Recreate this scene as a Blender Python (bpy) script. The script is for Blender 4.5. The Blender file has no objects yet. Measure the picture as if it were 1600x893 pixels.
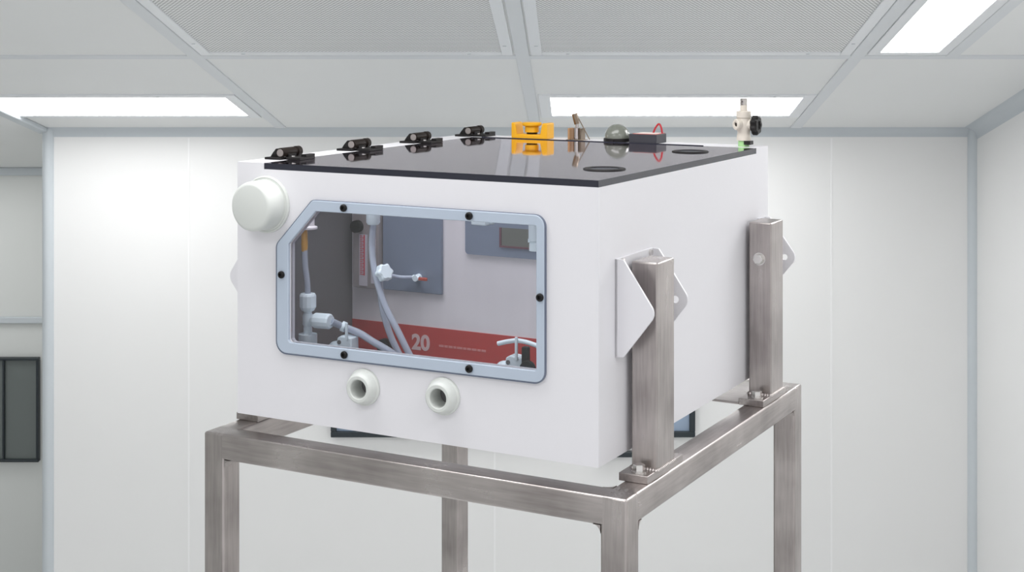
import bpy, bmesh, math
from mathutils import Vector, Matrix
S = bpy.context.scene
C = S.collection
PI = math.pi

# ------------------------------------------------------------------ camera, world, lamps, exposure
F = 2361.47          # focal length in pixels of the 1600 px wide frame
HY = 46.16           # row of the horizon (shift lens, verticals stay upright)
CAMZ = 2.60
cam = bpy.data.cameras.new('camera'); cam.sensor_width = 36; cam.lens = F / 1600 * 36
cam.shift_y = -(446.5 - HY) / 1600; cam.clip_start = 0.05; cam.clip_end = 60
camo = bpy.data.objects.new('camera', cam); C.objects.link(camo)
camo.location = (0, 0, CAMZ); camo.rotation_euler = (PI / 2, 0, 0)
S.camera = camo

w = bpy.data.worlds.new('world'); S.world = w; w.use_nodes = True
w.node_tree.nodes['Background'].inputs[0].default_value = (0.98, 0.985, 1.0, 1)
w.node_tree.nodes['Background'].inputs[1].default_value = 0.90
S.view_settings.view_transform = 'Standard'; S.view_settings.look = 'None'
S.view_settings.gamma = 1; S.view_settings.use_curve_mapping = False
S.view_settings.exposure = 0.0
LIGHT_PANEL = 10.5

def area(name, loc, rot, sx, sy, power, col=(1, 1, 1)):
    l = bpy.data.lights.new(name, 'AREA'); l.shape = 'RECTANGLE'; l.size = sx; l.size_y = sy
    l.energy = power; l.color = col
    o = bpy.data.objects.new(name, l); C.objects.link(o); o.location = loc; o.rotation_euler = rot
    return o

# ------------------------------------------------------------------ materials
def principled(name, col, rough=0.5, metal=0.0, spec=0.5, coat=0.0, trans=0.0, ior=1.45, sss=0.0):
    m = bpy.data.materials.new(name); m.use_nodes = True
    b = m.node_tree.nodes['Principled BSDF']
    b.inputs['Base Color'].default_value = (*col, 1); b.inputs['Roughness'].default_value = rough
    b.inputs['Metallic'].default_value = metal; b.inputs['Specular IOR Level'].default_value = spec
    b.inputs['Coat Weight'].default_value = coat; b.inputs['Transmission Weight'].default_value = trans
    b.inputs['IOR'].default_value = ior
    if sss:
        b.inputs['Subsurface Weight'].default_value = sss
        b.inputs['Subsurface Radius'].default_value = (0.01, 0.01, 0.01)
    return m

def speckle(m, scale, amount, stretch=(1, 1, 1), bump=0.0, detail=4):
    """subtle noise over the base colour and the surface relief"""
    nt = m.node_tree; b = nt.nodes['Principled BSDF']; col = b.inputs['Base Color'].default_value[:]
    tc = nt.nodes.new('ShaderNodeTexCoord'); mp = nt.nodes.new('ShaderNodeMapping')
    mp.inputs['Scale'].default_value = stretch
    n = nt.nodes.new('ShaderNodeTexNoise'); n.inputs['Scale'].default_value = scale; n.inputs['Detail'].default_value = detail
    r = nt.nodes.new('ShaderNodeMix'); r.data_type = 'RGBA'
    r.inputs[6].default_value = (*[c * (1 - amount) for c in col[:3]], 1)
    r.inputs[7].default_value = (*[min(1, c * (1 + amount)) for c in col[:3]], 1)
    nt.links.new(tc.outputs['Object'], mp.inputs[0]); nt.links.new(mp.outputs[0], n.inputs[0])
    nt.links.new(n.outputs[0], r.inputs[0]); nt.links.new(r.outputs[2], b.inputs['Base Color'])
    if bump:
        bp = nt.nodes.new('ShaderNodeBump'); bp.inputs['Strength'].default_value = bump; bp.inputs['Distance'].default_value = 0.001
        nt.links.new(n.outputs[0], bp.inputs['Height']); nt.links.new(bp.outputs[0], b.inputs['Normal'])
    return m

def steel(name, stretch):
    m = principled(name, (0.40, 0.37, 0.36), 0.36, 1.0)
    nt = m.node_tree; b = nt.nodes['Principled BSDF']
    tc = nt.nodes.new('ShaderNodeTexCoord')
    mp = nt.nodes.new('ShaderNodeMapping'); mp.inputs['Scale'].default_value = stretch; mp.inputs['Rotation'].default_value = (0.03, 0.02, 0.04); mp.inputs['Location'].default_value = (3.37, 5.13, 9.71)
    fine = nt.nodes.new('ShaderNodeTexNoise'); fine.inputs['Scale'].default_value = 40; fine.inputs['Detail'].default_value = 5
    blot = nt.nodes.new('ShaderNodeTexNoise'); blot.inputs['Scale'].default_value = 9; blot.inputs['Detail'].default_value = 3
    nt.links.new(tc.outputs['Object'], mp.inputs[0]); nt.links.new(mp.outputs[0], fine.inputs[0])
    mb = nt.nodes.new('ShaderNodeMapping'); mb.inputs['Rotation'].default_value = (0.4, 0.7, 0.3); mb.inputs['Location'].default_value = (2.31, 7.77, 4.19)
    nt.links.new(tc.outputs['Object'], mb.inputs[0]); nt.links.new(mb.outputs[0], blot.inputs[0])
    add = nt.nodes.new('ShaderNodeMath'); add.operation = 'ADD'
    h = nt.nodes.new('ShaderNodeMath'); h.operation = 'MULTIPLY'; h.inputs[1].default_value = 0.45
    nt.links.new(fine.outputs[0], h.inputs[0]); nt.links.new(h.outputs[0], add.inputs[0]); nt.links.new(blot.outputs[0], add.inputs[1])
    cr = nt.nodes.new('ShaderNodeValToRGB')
    cr.color_ramp.elements[0].position = 0.48; cr.color_ramp.elements[0].color = (0.315, 0.285, 0.275, 1)
    cr.color_ramp.elements[1].position = 0.95; cr.color_ramp.elements[1].color = (0.55, 0.505, 0.49, 1)
    nt.links.new(add.outputs[0], cr.inputs[0]); nt.links.new(cr.outputs[0], b.inputs['Base Color'])
    rr = nt.nodes.new('ShaderNodeMapRange'); rr.inputs['From Min'].default_value = 0.3; rr.inputs['From Max'].default_value = 1.2
    rr.inputs['To Min'].default_value = 0.38; rr.inputs['To Max'].default_value = 0.22
    nt.links.new(add.outputs[0], rr.inputs[0]); nt.links.new(rr.outputs[0], b.inputs['Roughness'])
    bp = nt.nodes.new('ShaderNodeBump'); bp.inputs['Strength'].default_value = 0.12; bp.inputs['Distance'].default_value = 0.0006
    nt.links.new(fine.outputs[0], bp.inputs['Height']); nt.links.new(bp.outputs[0], b.inputs['Normal'])
    return m

def sheet_glass(name, tint, ior=1.5, rough=0.0, diff=None, dw=0.0, gain=1.0, mirror=(1, 1, 1)):
    """thin clear sheet: tinted straight-through plus Fresnel mirror"""
    m = bpy.data.materials.new(name); m.use_nodes = True; nt = m.node_tree
    nt.nodes.remove(nt.nodes['Principled BSDF']); out = nt.nodes['Material Output']
    tr = nt.nodes.new('ShaderNodeBsdfTransparent'); tr.inputs[0].default_value = (*tint, 1)
    gl = nt.nodes.new('ShaderNodeBsdfGlossy'); gl.inputs['Roughness'].default_value = rough; gl.inputs[0].default_value = (*mirror, 1)
    fr = nt.nodes.new('ShaderNodeFresnel'); fr.inputs[0].default_value = ior
    mx = nt.nodes.new('ShaderNodeMixShader')
    base = tr
    if diff:
        df = nt.nodes.new('ShaderNodeBsdfDiffuse'); df.inputs[0].default_value = (*diff, 1)
        m2 = nt.nodes.new('ShaderNodeMixShader'); m2.inputs[0].default_value = dw
        nt.links.new(tr.outputs[0], m2.inputs[1]); nt.links.new(df.outputs[0], m2.inputs[2]); base = m2
    gn = nt.nodes.new('ShaderNodeMath'); gn.operation = 'MULTIPLY'; gn.inputs[1].default_value = gain; gn.use_clamp = True
    nt.links.new(fr.outputs[0], gn.inputs[0]); nt.links.new(gn.outputs[0], mx.inputs[0]); nt.links.new(base.outputs[0], mx.inputs[1]); nt.links.new(gl.outputs[0], mx.inputs[2])
    nt.links.new(mx.outputs[0], out.inputs[0])
    return m

def emitter(name, col, s):
    m = bpy.data.materials.new(name); m.use_nodes = True; nt = m.node_tree
    nt.nodes.remove(nt.nodes['Principled BSDF'])
    e = nt.nodes.new('ShaderNodeEmission'); e.inputs[0].default_value = (*col, 1); e.inputs[1].default_value = s
    nt.links.new(e.outputs[0], nt.nodes['Material Output'].inputs[0])
    return m

def perforated(name):
    """sheet metal with a staggered grid of round holes"""
    m = principled(name, (0.6, 0.6, 0.6), 0.5); nt = m.node_tree; b = nt.nodes['Principled BSDF']
    tc = nt.nodes.new('ShaderNodeTexCoord'); sep = nt.nodes.new('ShaderNodeSeparateXYZ')
    nt.links.new(tc.outputs['Object'], sep.inputs[0])
    def M(op, a, bb=None):
        n = nt.nodes.new('ShaderNodeMath'); n.operation = op
        for i, v in enumerate((a, bb)):
            if v is None: continue
            if isinstance(v, (int, float)): n.inputs[i].default_value = v
            else: nt.links.new(v, n.inputs[i])
        return n.outputs[0]
    px, py = 0.0115, 0.020
    def dist(ox):
        fx = M('SUBTRACT', M('FRACT', M('ADD', M('DIVIDE', sep.outputs[0], px), ox)), 0.5)
        fy = M('SUBTRACT', M('FRACT', M('ADD', M('DIVIDE', sep.outputs[1], py), ox)), 0.5)
        fx = M('MULTIPLY', fx, px); fy = M('MULTIPLY', fy, py)
        return M('SQRT', M('ADD', M('MULTIPLY', fx, fx), M('MULTIPLY', fy, fy)))
    d = M('MINIMUM', dist(0.0), dist(0.5))
    hole = M('LESS_THAN', d, 0.0036)
    mx = nt.nodes.new('ShaderNodeMix'); mx.data_type = 'RGBA'
    mx.inputs[6].default_value = (0.84, 0.845, 0.84, 1); mx.inputs[7].default_value = (0.24, 0.25, 0.25, 1)
    nt.links.new(hole, mx.inputs[0]); nt.links.new(mx.outputs[2], b.inputs['Base Color'])
    return m

M = dict(
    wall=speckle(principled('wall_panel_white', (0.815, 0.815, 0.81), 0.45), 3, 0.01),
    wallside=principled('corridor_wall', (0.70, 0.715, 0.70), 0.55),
    ceil=speckle(principled('ceiling_tile_white', (0.80, 0.81, 0.805), 0.6), 4, 0.015),
    trim=principled('cove_grey', (0.56, 0.60, 0.63), 0.4),
    beam=principled('grid_grey', (0.69, 0.715, 0.735), 0.5),
    seam=principled('seam_white', (0.88, 0.88, 0.88), 0.5),
    frame=principled('white_enamel', (0.78, 0.80, 0.82), 0.4),
    floor=speckle(principled('floor_vinyl', (0.76, 0.77, 0.77), 0.35), 6, 0.03),
    perf=perforated('perforated_sheet'),
    diffuser=emitter('diffuser_lit', (1, 1, 1), LIGHT_PANEL),
    poly=speckle(principled('white_polypropylene', (0.755, 0.745, 0.775), 0.42, spec=0.4), 60, 0.006),
    ptfe=principled('natural_ptfe', (0.64, 0.66, 0.635), 0.38, sss=0.15),
    fit=principled('fitting_white', (0.84, 0.94, 0.99), 0.4),
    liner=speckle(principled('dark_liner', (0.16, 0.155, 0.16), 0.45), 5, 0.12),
    lidedge=principled('smoked_edge', (0.022, 0.023, 0.035), 0.25),
    lid=sheet_glass('smoked_sheet', (0.975, 0.97, 0.985), 1.55, 0.045, gain=1.4, mirror=(1.0, 0.955, 1.0)),
    pane=sheet_glass('window_pane', (0.965, 0.98, 0.995), 1.45),
    winframe=principled('blue_grey_acrylic', (0.45, 0.515, 0.61), 0.3, coat=0.3),
    winedge=principled('blue_edge', (0.13, 0.155, 0.215), 0.3),
    steelv=steel('brushed_steel_upright', (6, 6, 0.35)),
    steelu=steel('brushed_steel_across', (0.35, 6, 6)),
    steely=steel('brushed_steel_along', (6, 0.35, 6)),
    bolt=principled('bolt_steel', (0.72, 0.70, 0.68), 0.22, 1.0),
    nickel=principled('nickel', (0.60, 0.57, 0.54), 0.10, 1.0),
    bronze=principled('dull_brass', (0.24, 0.19, 0.145), 0.3, 1.0),
    tan=principled('tan_plastic', (0.36, 0.20, 0.09), 0.5),
    black=principled('black_plastic', (0.010, 0.009, 0.009), 0.5, spec=0.3),
    brown=principled('dark_bronze_barrel', (0.013, 0.009, 0.007), 0.45, 0.0, spec=0.18),
    pin=principled('pin_end', (0.26, 0.235, 0.225), 0.5, 0.3),
    case=principled('slate_case', (0.030, 0.030, 0.038), 0.5),
    yellow=principled('yellow_plastic', (0.74, 0.37, 0.006), 0.35),
    dome=principled('grey_green_dome', (0.155, 0.165, 0.14), 0.22, coat=0.4),
    red=principled('red_wire', (0.42, 0.02, 0.03), 0.4),
    redlab=principled('red_border', (0.60, 0.10, 0.08), 0.5),
    cream=principled('cream_label', (0.75, 0.66, 0.62), 0.5),
    beige=speckle(principled('beige_cast', (0.62, 0.57, 0.50), 0.5), 80, 0.05),
    green=principled('green_label', (0.36, 0.62, 0.28), 0.5),
    plate=principled('blue_grey_plate', (0.23, 0.27, 0.35), 0.45),
    sheet=speckle(principled('stainless_sheet', (0.90, 0.86, 0.88), 0.42, 0.15), 7, 0.08, (5, 1, 0.4)),
    band=principled('red_band', (0.52, 0.055, 0.050), 0.5),
    print=principled('pale_print', (0.72, 0.52, 0.52), 0.6),
    faint=principled('faint_print', (0.66, 0.25, 0.24), 0.6),
    lcd=principled('display_glass', (0.17, 0.175, 0.155), 0.25),
    lcdrim=principled('display_rim', (0.17, 0.08, 0.10), 0.5),
    acry=sheet_glass('clear_block', (0.80, 0.78, 0.77), 1.45, 0.05, (0.50, 0.45, 0.45), 0.65),
    scale=principled('scale_plate', (0.60, 0.57, 0.62), 0.5),
    tick=principled('scale_red', (0.62, 0.09, 0.12), 0.5),
    hose=sheet_glass('clear_hose', (0.80, 0.84, 0.93), 1.35, 0.15, (0.80, 0.86, 0.98), 0.50),
    hosecore=principled('hose_core', (0.22, 0.27, 0.42), 0.4),
    amber=principled('amber_tip', (0.65, 0.34, 0.07), 0.35),
    orange=principled('orange_lever', (0.50, 0.09, 0.06), 0.45),
    wframe=principled('dark_window_frame', (0.022, 0.030, 0.036), 0.4),
    wglass=principled('blue_window_glass', (0.30, 0.38, 0.50), 0.12),
    dglass=principled('dark_window_glass', (0.15, 0.17, 0.165), 0.15),
)

# ------------------------------------------------------------------ mesh helpers
def add_box(bm, lo, hi):
    lo, hi = [min(a, b) for a, b in zip(lo, hi)], [max(a, b) for a, b in zip(lo, hi)]
    v = [bm.verts.new((x, y, z)) for x in (lo[0], hi[0]) for y in (lo[1], hi[1]) for z in (lo[2], hi[2])]
    for q in ((0, 1, 3, 2), (4, 6, 7, 5), (0, 4, 5, 1), (2, 3, 7, 6), (0, 2, 6, 4), (1, 5, 7, 3)):
        bm.faces.new([v[i] for i in q])

def add_hull8(bm, pts):
    """eight corners ordered like add_box"""
    v = [bm.verts.new(p) for p in pts]
    for q in ((0, 1, 3, 2), (4, 6, 7, 5), (0, 4, 5, 1), (2, 3, 7, 6), (0, 2, 6, 4), (1, 5, 7, 3)):
        bm.faces.new([v[i] for i in q])

def frame_of(axis):
    axis = Vector(axis).normalized()
    t = Vector((0, 0, 1)) if abs(axis.z) < 0.9 else Vector((1, 0, 0))
    a = axis.cross(t).normalized(); b = axis.cross(a).normalized()
    return axis, a, b

def add_lathe(bm, org, axis, prof, seg=32, closed=False):
    """prof: list of (radius, height); radius 0 ends are points; closed joins last to first (a ring)"""
    org = Vector(org); ax, a, b = frame_of(axis); rings = []
    for r, h in prof:
        if r < 1e-7: rings.append([bm.verts.new(org + ax * h)])
        else: rings.append([bm.verts.new(org + ax * h + (a * math.cos(2 * PI * i / seg) + b * math.sin(2 * PI * i / seg)) * r) for i in range(seg)])
    pairs = list(zip(rings, rings[1:]))
    if closed: pairs.append((rings[-1], rings[0]))
    for p, q in pairs:
        for i in range(seg):
            j = (i + 1) % seg
            if len(p) == 1 and len(q) == 1: continue
            if len(p) == 1: bm.faces.new((p[0], q[j], q[i]))
            elif len(q) == 1: bm.faces.new((p[i], p[j], q[0]))
            else: bm.faces.new((p[i], p[j], q[j], q[i]))

def add_cyl(bm, p0, p1, r0, r1=None, seg=28):
    r1 = r0 if r1 is None else r1
    p0, p1 = Vector(p0), Vector(p1); L = (p1 - p0).length
    add_lathe(bm, p0, p1 - p0, [(0, 0), (r0, 0), (r1, L), (0, L)], seg)

def add_prism(bm, pts, off):
    """closed polygon (3-D points) extruded by off"""
    off = Vector(off); a = [bm.verts.new(p) for p in pts]; b = [bm.verts.new(Vector(p) + off) for p in pts]
    n = len(pts); bm.faces.new(a); bm.faces.new(b[::-1])
    for i in range(n): bm.faces.new((a[i], b[i], b[(i + 1) % n], a[(i + 1) % n]))

def smooth_path(pts, n=10):
    P = [Vector(p) for p in pts]; P = [2 * P[0] - P[1]] + P + [2 * P[-1] - P[-2]]; out = []
    for i in range(1, len(P) - 2):
        for k in range(n):
            t = k / n
            out.append(0.5 * ((2 * P[i]) + (P[i + 1] - P[i - 1]) * t + (2 * P[i - 1] - 5 * P[i] + 4 * P[i + 1] - P[i + 2]) * t * t + (3 * P[i] - P[i - 1] - 3 * P[i + 1] + P[i + 2]) * t ** 3))
    out.append(P[-2]); return out

def add_tube(bm, pts, r, seg=12):
    P = [Vector(p) for p in pts]; ring0 = None
    d = (P[1] - P[0]).normalized(); _, a, b = frame_of(d)
    for i, p in enumerate(P):
        d = (P[min(i + 1, len(P) - 1)] - P[max(i - 1, 0)]).normalized()
        a = (a - d * a.dot(d)).normalized(); b = d.cross(a)
        ring = [bm.verts.new(p + (a * math.cos(2 * PI * k / seg) + b * math.sin(2 * PI * k / seg)) * r) for k in range(seg)]
        if ring0:
            for k in range(seg): bm.faces.new((ring0[k], ring0[(k + 1) % seg], ring[(k + 1) % seg], ring[k]))
        else: bm.faces.new(ring[::-1])
        ring0 = ring
    bm.faces.new(ring0)

def add_dome(bm, org, axis, r, h, seg=40, n=12):
    add_lathe(bm, org, axis, [(r * math.cos(PI / 2 * i / n), h * math.sin(PI / 2 * i / n)) for i in range(n)] + [(0, h)], seg)

def round_poly(pts, n=7):
    """pts: (x, y, radius) -> outline with arcs at the corners"""
    out = []; N = len(pts)
    for i in range(N):
        p = Vector(pts[i][:2]); r = pts[i][2]
        a = Vector(pts[i - 1][:2]); b = Vector(pts[(i + 1) % N][:2])
        if r <= 0: out.append(p); continue
        da = (a - p).normalized(); db = (b - p).normalized(); ang = da.angle(db)
        t = r / math.tan(ang / 2); c = p + (da + db).normalized() * (r / math.sin(ang / 2))
        s = p + da * t - c; e = p + db * t - c
        a0 = math.atan2(s.y, s.x); a1 = math.atan2(e.y, e.x); d = (a1 - a0 + PI) % (2 * PI) - PI
        for k in range(n + 1): out.append(c + Vector((math.cos(a0 + d * k / n), math.sin(a0 + d * k / n))) * r)
    return out

def outline_mesh(loops, depth, bevel=0.0):
    """flat outline with holes, extruded (a filled 2-D curve turned into a mesh), centred on z = 0"""
    cu = bpy.data.curves.new('outline', 'CURVE'); cu.dimensions = '2D'; cu.fill_mode = 'BOTH'
    cu.extrude = depth / 2 - bevel; cu.bevel_depth = bevel; cu.bevel_resolution = 2
    for lp in loops:
        sp = cu.splines.new('POLY'); sp.points.add(len(lp) - 1); sp.use_cyclic_u = True
        for q, p in zip(sp.points, lp): q.co = (p[0], p[1], 0, 1)
    o = bpy.data.objects.new('outline', cu); C.objects.link(o)
    me = bpy.data.meshes.new_from_object(o.evaluated_get(bpy.context.evaluated_depsgraph_get()))
    bpy.data.objects.remove(o); bpy.data.curves.remove(cu)
    return me

def text_mesh(s, size):
    cu = bpy.data.curves.new('lettering', 'FONT'); cu.body = s; cu.size = size; cu.extrude = 0.0004; cu.resolution_u = 6
    cu.offset = 0.0012
    o = bpy.data.objects.new('lettering', cu); C.objects.link(o)
    me = bpy.data.meshes.new_from_object(o.evaluated_get(bpy.context.evaluated_depsgraph_get()))
    bpy.data.objects.remove(o); bpy.data.curves.remove(cu)
    return me

def add_mesh(bm, me, mat4):
    me.transform(mat4); bm.from_mesh(me); bpy.data.meshes.remove(me)

def finish(name, bm, mat, bevel=0.0, segs=3, angle=35):
    bmesh.ops.recalc_face_normals(bm, faces=bm.faces)
    me = bpy.data.meshes.new(name); bm.to_mesh(me); bm.free()
    for p in me.polygons: p.use_smooth = True
    me.set_sharp_from_angle(angle=math.radians(angle))
    for m in (mat if isinstance(mat, (list, tuple)) else [mat]): me.materials.append(m)
    o = bpy.data.objects.new(name, me); C.objects.link(o)
    if bevel:
        b = o.modifiers.new('edge', 'BEVEL'); b.width = bevel; b.segments = segs; b.limit_method = 'ANGLE'; b.angle_limit = math.radians(40)
    return o

def tag(o, label=None, cat=None, group=None, kind=None):
    if label: o['label'] = label
    if cat: o['category'] = cat
    if group: o['group'] = group
    if kind: o['kind'] = kind
    return o

# the cabinet's own frame: x to the right along its front, y to its back, z up, origin at its front right top corner
YAW = math.radians(28.5304)
BOX = Matrix.Translation((0.1139, 1.9891, CAMZ - 0.1985)) @ Matrix.Rotation(-YAW, 4, 'Z')
def P(u, v, w): return Vector((-u, v, w))          # u runs to the left along the front

class Thing:
    """an Empty at the thing's base in the cabinet frame; parts are modelled in cabinet coordinates"""
    def __init__(self, name, label, cat, base, group=None):
        self.base = Vector(base)
        self.o = bpy.data.objects.new(name, None); C.objects.link(self.o); self.o.empty_display_size = 0.05
        self.o.matrix_world = BOX @ Matrix.Translation(self.base)
        tag(self.o, label, cat, group)
    def part(self, name, bm, mat, bevel=0.0, parent=None, label=None, **k):
        bmesh.ops.translate(bm, verts=bm.verts, vec=-self.base)
        o = finish(name, bm, mat, bevel, **k); o.parent = parent or self.o
        if label: o['label'] = label
        return o

def copy_part(o, parent, off):
    c = o.copy(); C.objects.link(c); c.parent = parent; c.location = o.location + Vector(off)
    for ch in o.children:
        d = ch.copy(); C.objects.link(d); d.parent = c
    return c

NB = bmesh.new

# ------------------------------------------------------------------ the room
YW = 6.0                                            # distance of the back wall
DX, SL = 0.0457, 0.2303                             # how the ceiling runs: sideways drift and fall per metre
ZC = CAMZ - 0.3909                                  # ceiling height at the back wall
def cy(y): return YW * 390 / (590 - y)
def ca(x, y): return (x - 800) / F * cy(y) - DX * (cy(y) - YW)
def ceil_pt(a, Y, dn=0.0): return Vector((a + DX * (Y - YW), Y, ZC - SL * (Y - YW) - dn))

def struct(name, bm, mat, bevel=0.0, parent=None, base=None):
    if base is not None: bmesh.ops.translate(bm, verts=bm.verts, vec=-Vector(base))
    o = finish(name, bm, mat, bevel)
    if parent: o.parent = parent
    else:
        o['kind'] = 'structure'
        if base is not None: o.location = base
    return o

def ceil_slab(bm, a0, a1, Y0, Y1, d0, d1):
    add_hull8(bm, [ceil_pt(a, Y, d) for a in (a0, a1) for Y in (Y0, Y1) for d in (d0, d1)])

def ceil_ring(bm, a0, a1, Y0, Y1, wd, d0, d1):
    ceil_slab(bm, a0, a0 + wd, Y0, Y1, d0, d1); ceil_slab(bm, a1 - wd, a1, Y0, Y1, d0, d1)
    ceil_slab(bm, a0 + wd, a1 - wd, Y0, Y0 + wd, d0, d1); ceil_slab(bm, a0 + wd, a1 - wd, Y1 - wd, Y1, d0, d1)

A_L = (72 - 800) / F * YW                           # left end of the back wall
A_R = (1524 - 800) / F * YW                         # right corner
YCOR = cy(262)                                      # wall of the side passage
XR = lambda Y: A_R + DX * (Y - YW)

bm = NB(); add_box(bm, (-6, -2.5, -0.1), (4.5, YCOR + 0.4, 0)); struct('floor', bm, M['floor'])
bm = NB(); ceil_slab(bm, -5.2, A_R + 0.12, -1.6, YCOR + 0.3, 0.0, -0.08); struct('ceiling', bm, M['ceil'])
bm = NB(); add_box(bm, (A_L, YW, 0), (A_R + 0.1, YW + 0.1, ZC + 0.0)); struct('wall_back', bm, M['wall'])
bm = NB()
top = lambda Y: ZC - SL * (Y - YW)
add_prism(bm, [(XR(-1.5), -1.5, 0), (XR(YW), YW, 0), (XR(YW), YW, top(YW)), (XR(-1.5), -1.5, top(-1.5))], (0.1, 0, 0))
struct('wall_right', bm, M['wall'])
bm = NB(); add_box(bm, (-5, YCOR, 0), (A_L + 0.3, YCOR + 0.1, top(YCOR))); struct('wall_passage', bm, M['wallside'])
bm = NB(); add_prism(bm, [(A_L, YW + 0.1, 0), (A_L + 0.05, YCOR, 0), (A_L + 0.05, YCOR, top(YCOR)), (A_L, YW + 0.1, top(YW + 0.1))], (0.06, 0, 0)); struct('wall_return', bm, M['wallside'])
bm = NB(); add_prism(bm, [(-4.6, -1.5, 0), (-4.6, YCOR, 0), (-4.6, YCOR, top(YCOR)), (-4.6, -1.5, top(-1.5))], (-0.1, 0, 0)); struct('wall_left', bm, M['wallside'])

# coving and corner posts: rounded grey profiles
def cove(bm, pts2d, p0, p1, ex, ez):
    """quarter profile swept from p0 to p1; pts2d in (ex, ez)"""
    a = [bm.verts.new(Vector(p0) + Vector(ex) * x + Vector(ez) * z) for x, z in pts2d]
    b = [bm.verts.new(Vector(p1) + Vector(ex) * x + Vector(ez) * z) for x, z in pts2d]
    n = len(a); bm.faces.new(a); bm.faces.new(b[::-1])
    for i in range(n): bm.faces.new((a[i], b[i], b[(i + 1) % n], a[(i + 1) % n]))
R = 0.048
quarter = [(0, 0), (R, 0)] + [(R - R * math.sin(t) * 0.75, R - R * math.cos(t) * 0.75 - 0.0) if 0 else (R * (1 - math.sin(t)) * 1.0, R * (1 - math.cos(t)) * 1.0) for t in [PI / 2 * k / 8 for k in range(1, 8)]] + [(0, R)]
bm = NB(); cove(bm, quarter, (A_L, YW, ZC + 0.013), (A_R, YW, ZC + 0.013), (0, -1, 0), (0, 0, -1)); struct('trim_1', bm, M['trim'])
bm = NB(); add_cyl(bm, (A_R - 0.002, YW + 0.004, 0), (A_R - 0.002, YW + 0.004, ZC), 0.030); struct('trim_2', bm, M['trim'])
bm = NB(); cove(bm, quarter, (XR(0), 0, top(0)), (XR(YW), YW, top(YW)), (-1, 0, 0), (0, 0, -1)); struct('trim_3', bm, M['trim'])
bm = NB(); add_cyl(bm, (A_L + 0.008, YW + 0.006, 0), (A_L + 0.008, YW + 0.006, ZC), 0.024); struct('trim_4', bm, M['trim'])
bm = NB(); ceil_slab(bm, A_L - 0.035, A_L + 0.01, 2.5, YW + 0.02, -0.002, 0.02); struct('trim_5', bm, M['trim'], 0.006)
bm = NB(); add_box(bm, (-4.6, YCOR - 0.02, top(YCOR) - 0.035), (A_L + 0.05, YCOR, top(YCOR) + 0.004)); struct('trim_6', bm, M['trim'], 0.006)
zrow = lambda y, Y: CAMZ - (y - HY) / F * Y
bm = NB(); add_box(bm, (-4.6, YCOR - 0.02, zrow(504, YCOR)), (A_L + 0.05, YCOR, zrow(494, YCOR))); struct('trim_7', bm, M['trim'], 0.004)
for k, x in enumerate((295, 773, 1299)):            # joints between the wall panels
    X = (x - 800) / F * YW
    bm = NB(); add_box(bm, (X - 0.0035, YW - 0.0015, 0), (X + 0.0035, YW + 0.002, ZC - 0.04)); struct('trim_%d' % (8 + k), bm, M['seam'])

# ceiling grid
def beam_a(bm, a, hw, Y0, Y1): ceil_slab(bm, a - hw, a + hw, Y0, Y1, -0.002, 0.005)
def beam_y(bm, Y, hw, a0, a1): ceil_slab(bm, a0, a1, Y - hw, Y + hw, -0.002, 0.0045)
G = [ca(441, 200), ca(837, 200), ca(1242, 200)]
YB = cy(88)
n = 11
for a in G:
    bm = NB(); beam_a(bm, a, 0.0215, 0.5, YW - 0.03); struct('trim_%d' % n, bm, M['beam'], 0.002); n += 1
A4 = ca(1492, 82)
bm = NB(); beam_a(bm, A4, 0.02, 2.0, YB); struct('trim_%d' % n, bm, M['beam'], 0.002); n += 1
bm = NB(); beam_y(bm, YB, 0.022, A_L, A_R); struct('trim_%d' % n, bm, M['beam'], 0.002); n += 1
bm = NB(); beam_y(bm, YB - 1.0, 0.022, A_L, A_R); struct('trim_%d' % n, bm, M['beam'], 0.002); n += 1

# windows of the room
def wall_window(name, x0, x1, y0, y1, Y, fr, glass, mull=None):
    X0, X1 = (x0 - 800) / F * Y, (x1 - 800) / F * Y; z0, z1 = zrow(y1, Y), zrow(y0, Y)
    base = Vector(((X0 + X1) / 2, Y, z0))
    bm = NB()
    for lo, hi in (((X0, z0), (X1, z0 + fr)), ((X0, z1 - fr), (X1, z1)), ((X0, z0 + fr), (X0 + fr, z1 - fr)), ((X1 - fr, z0 + fr), (X1, z1 - fr))):
        add_box(bm, (lo[0], Y - 0.03, lo[1]), (hi[0], Y + 0.005, hi[1]))
    for m_ in (mull or []):
        Xm = (m_ - 800) / F * Y; add_box(bm, (Xm - fr * 0.4, Y - 0.028, z0 + fr), (Xm + fr * 0.4, Y, z1 - fr))
    o = struct(name, bm, M['wframe'], 0.003, base=base)
    bm = NB(); add_box(bm, (X0 + fr * 0.9, Y - 0.012, z0 + fr * 0.9), (X1 - fr * 0.9, Y - 0.004, z1 - fr * 0.9))
    bmesh.ops.translate(bm, verts=bm.verts, vec=-base)
    g = finish('pane', bm, glass); g.parent = o
    return o, base
wo, wb = wall_window('window_1', 518, 1085, 400, 680, YW, 0.022, M['wglass'])
bm = NB()
X = lambda x: (x - 800) / F * YW
add_box(bm, (X(935), YW - 0.03, zrow(711, YW)), (X(1030), YW, zrow(703, YW)))
bmesh.ops.translate(bm, verts=bm.verts, vec=-wb)
o = finish('ledge', bm, M['wframe'], 0.003); o.parent = wo
wall_window('window_2', -260, 63, 557, 719, YCOR, 0.012, M['dglass'], [8])

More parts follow.
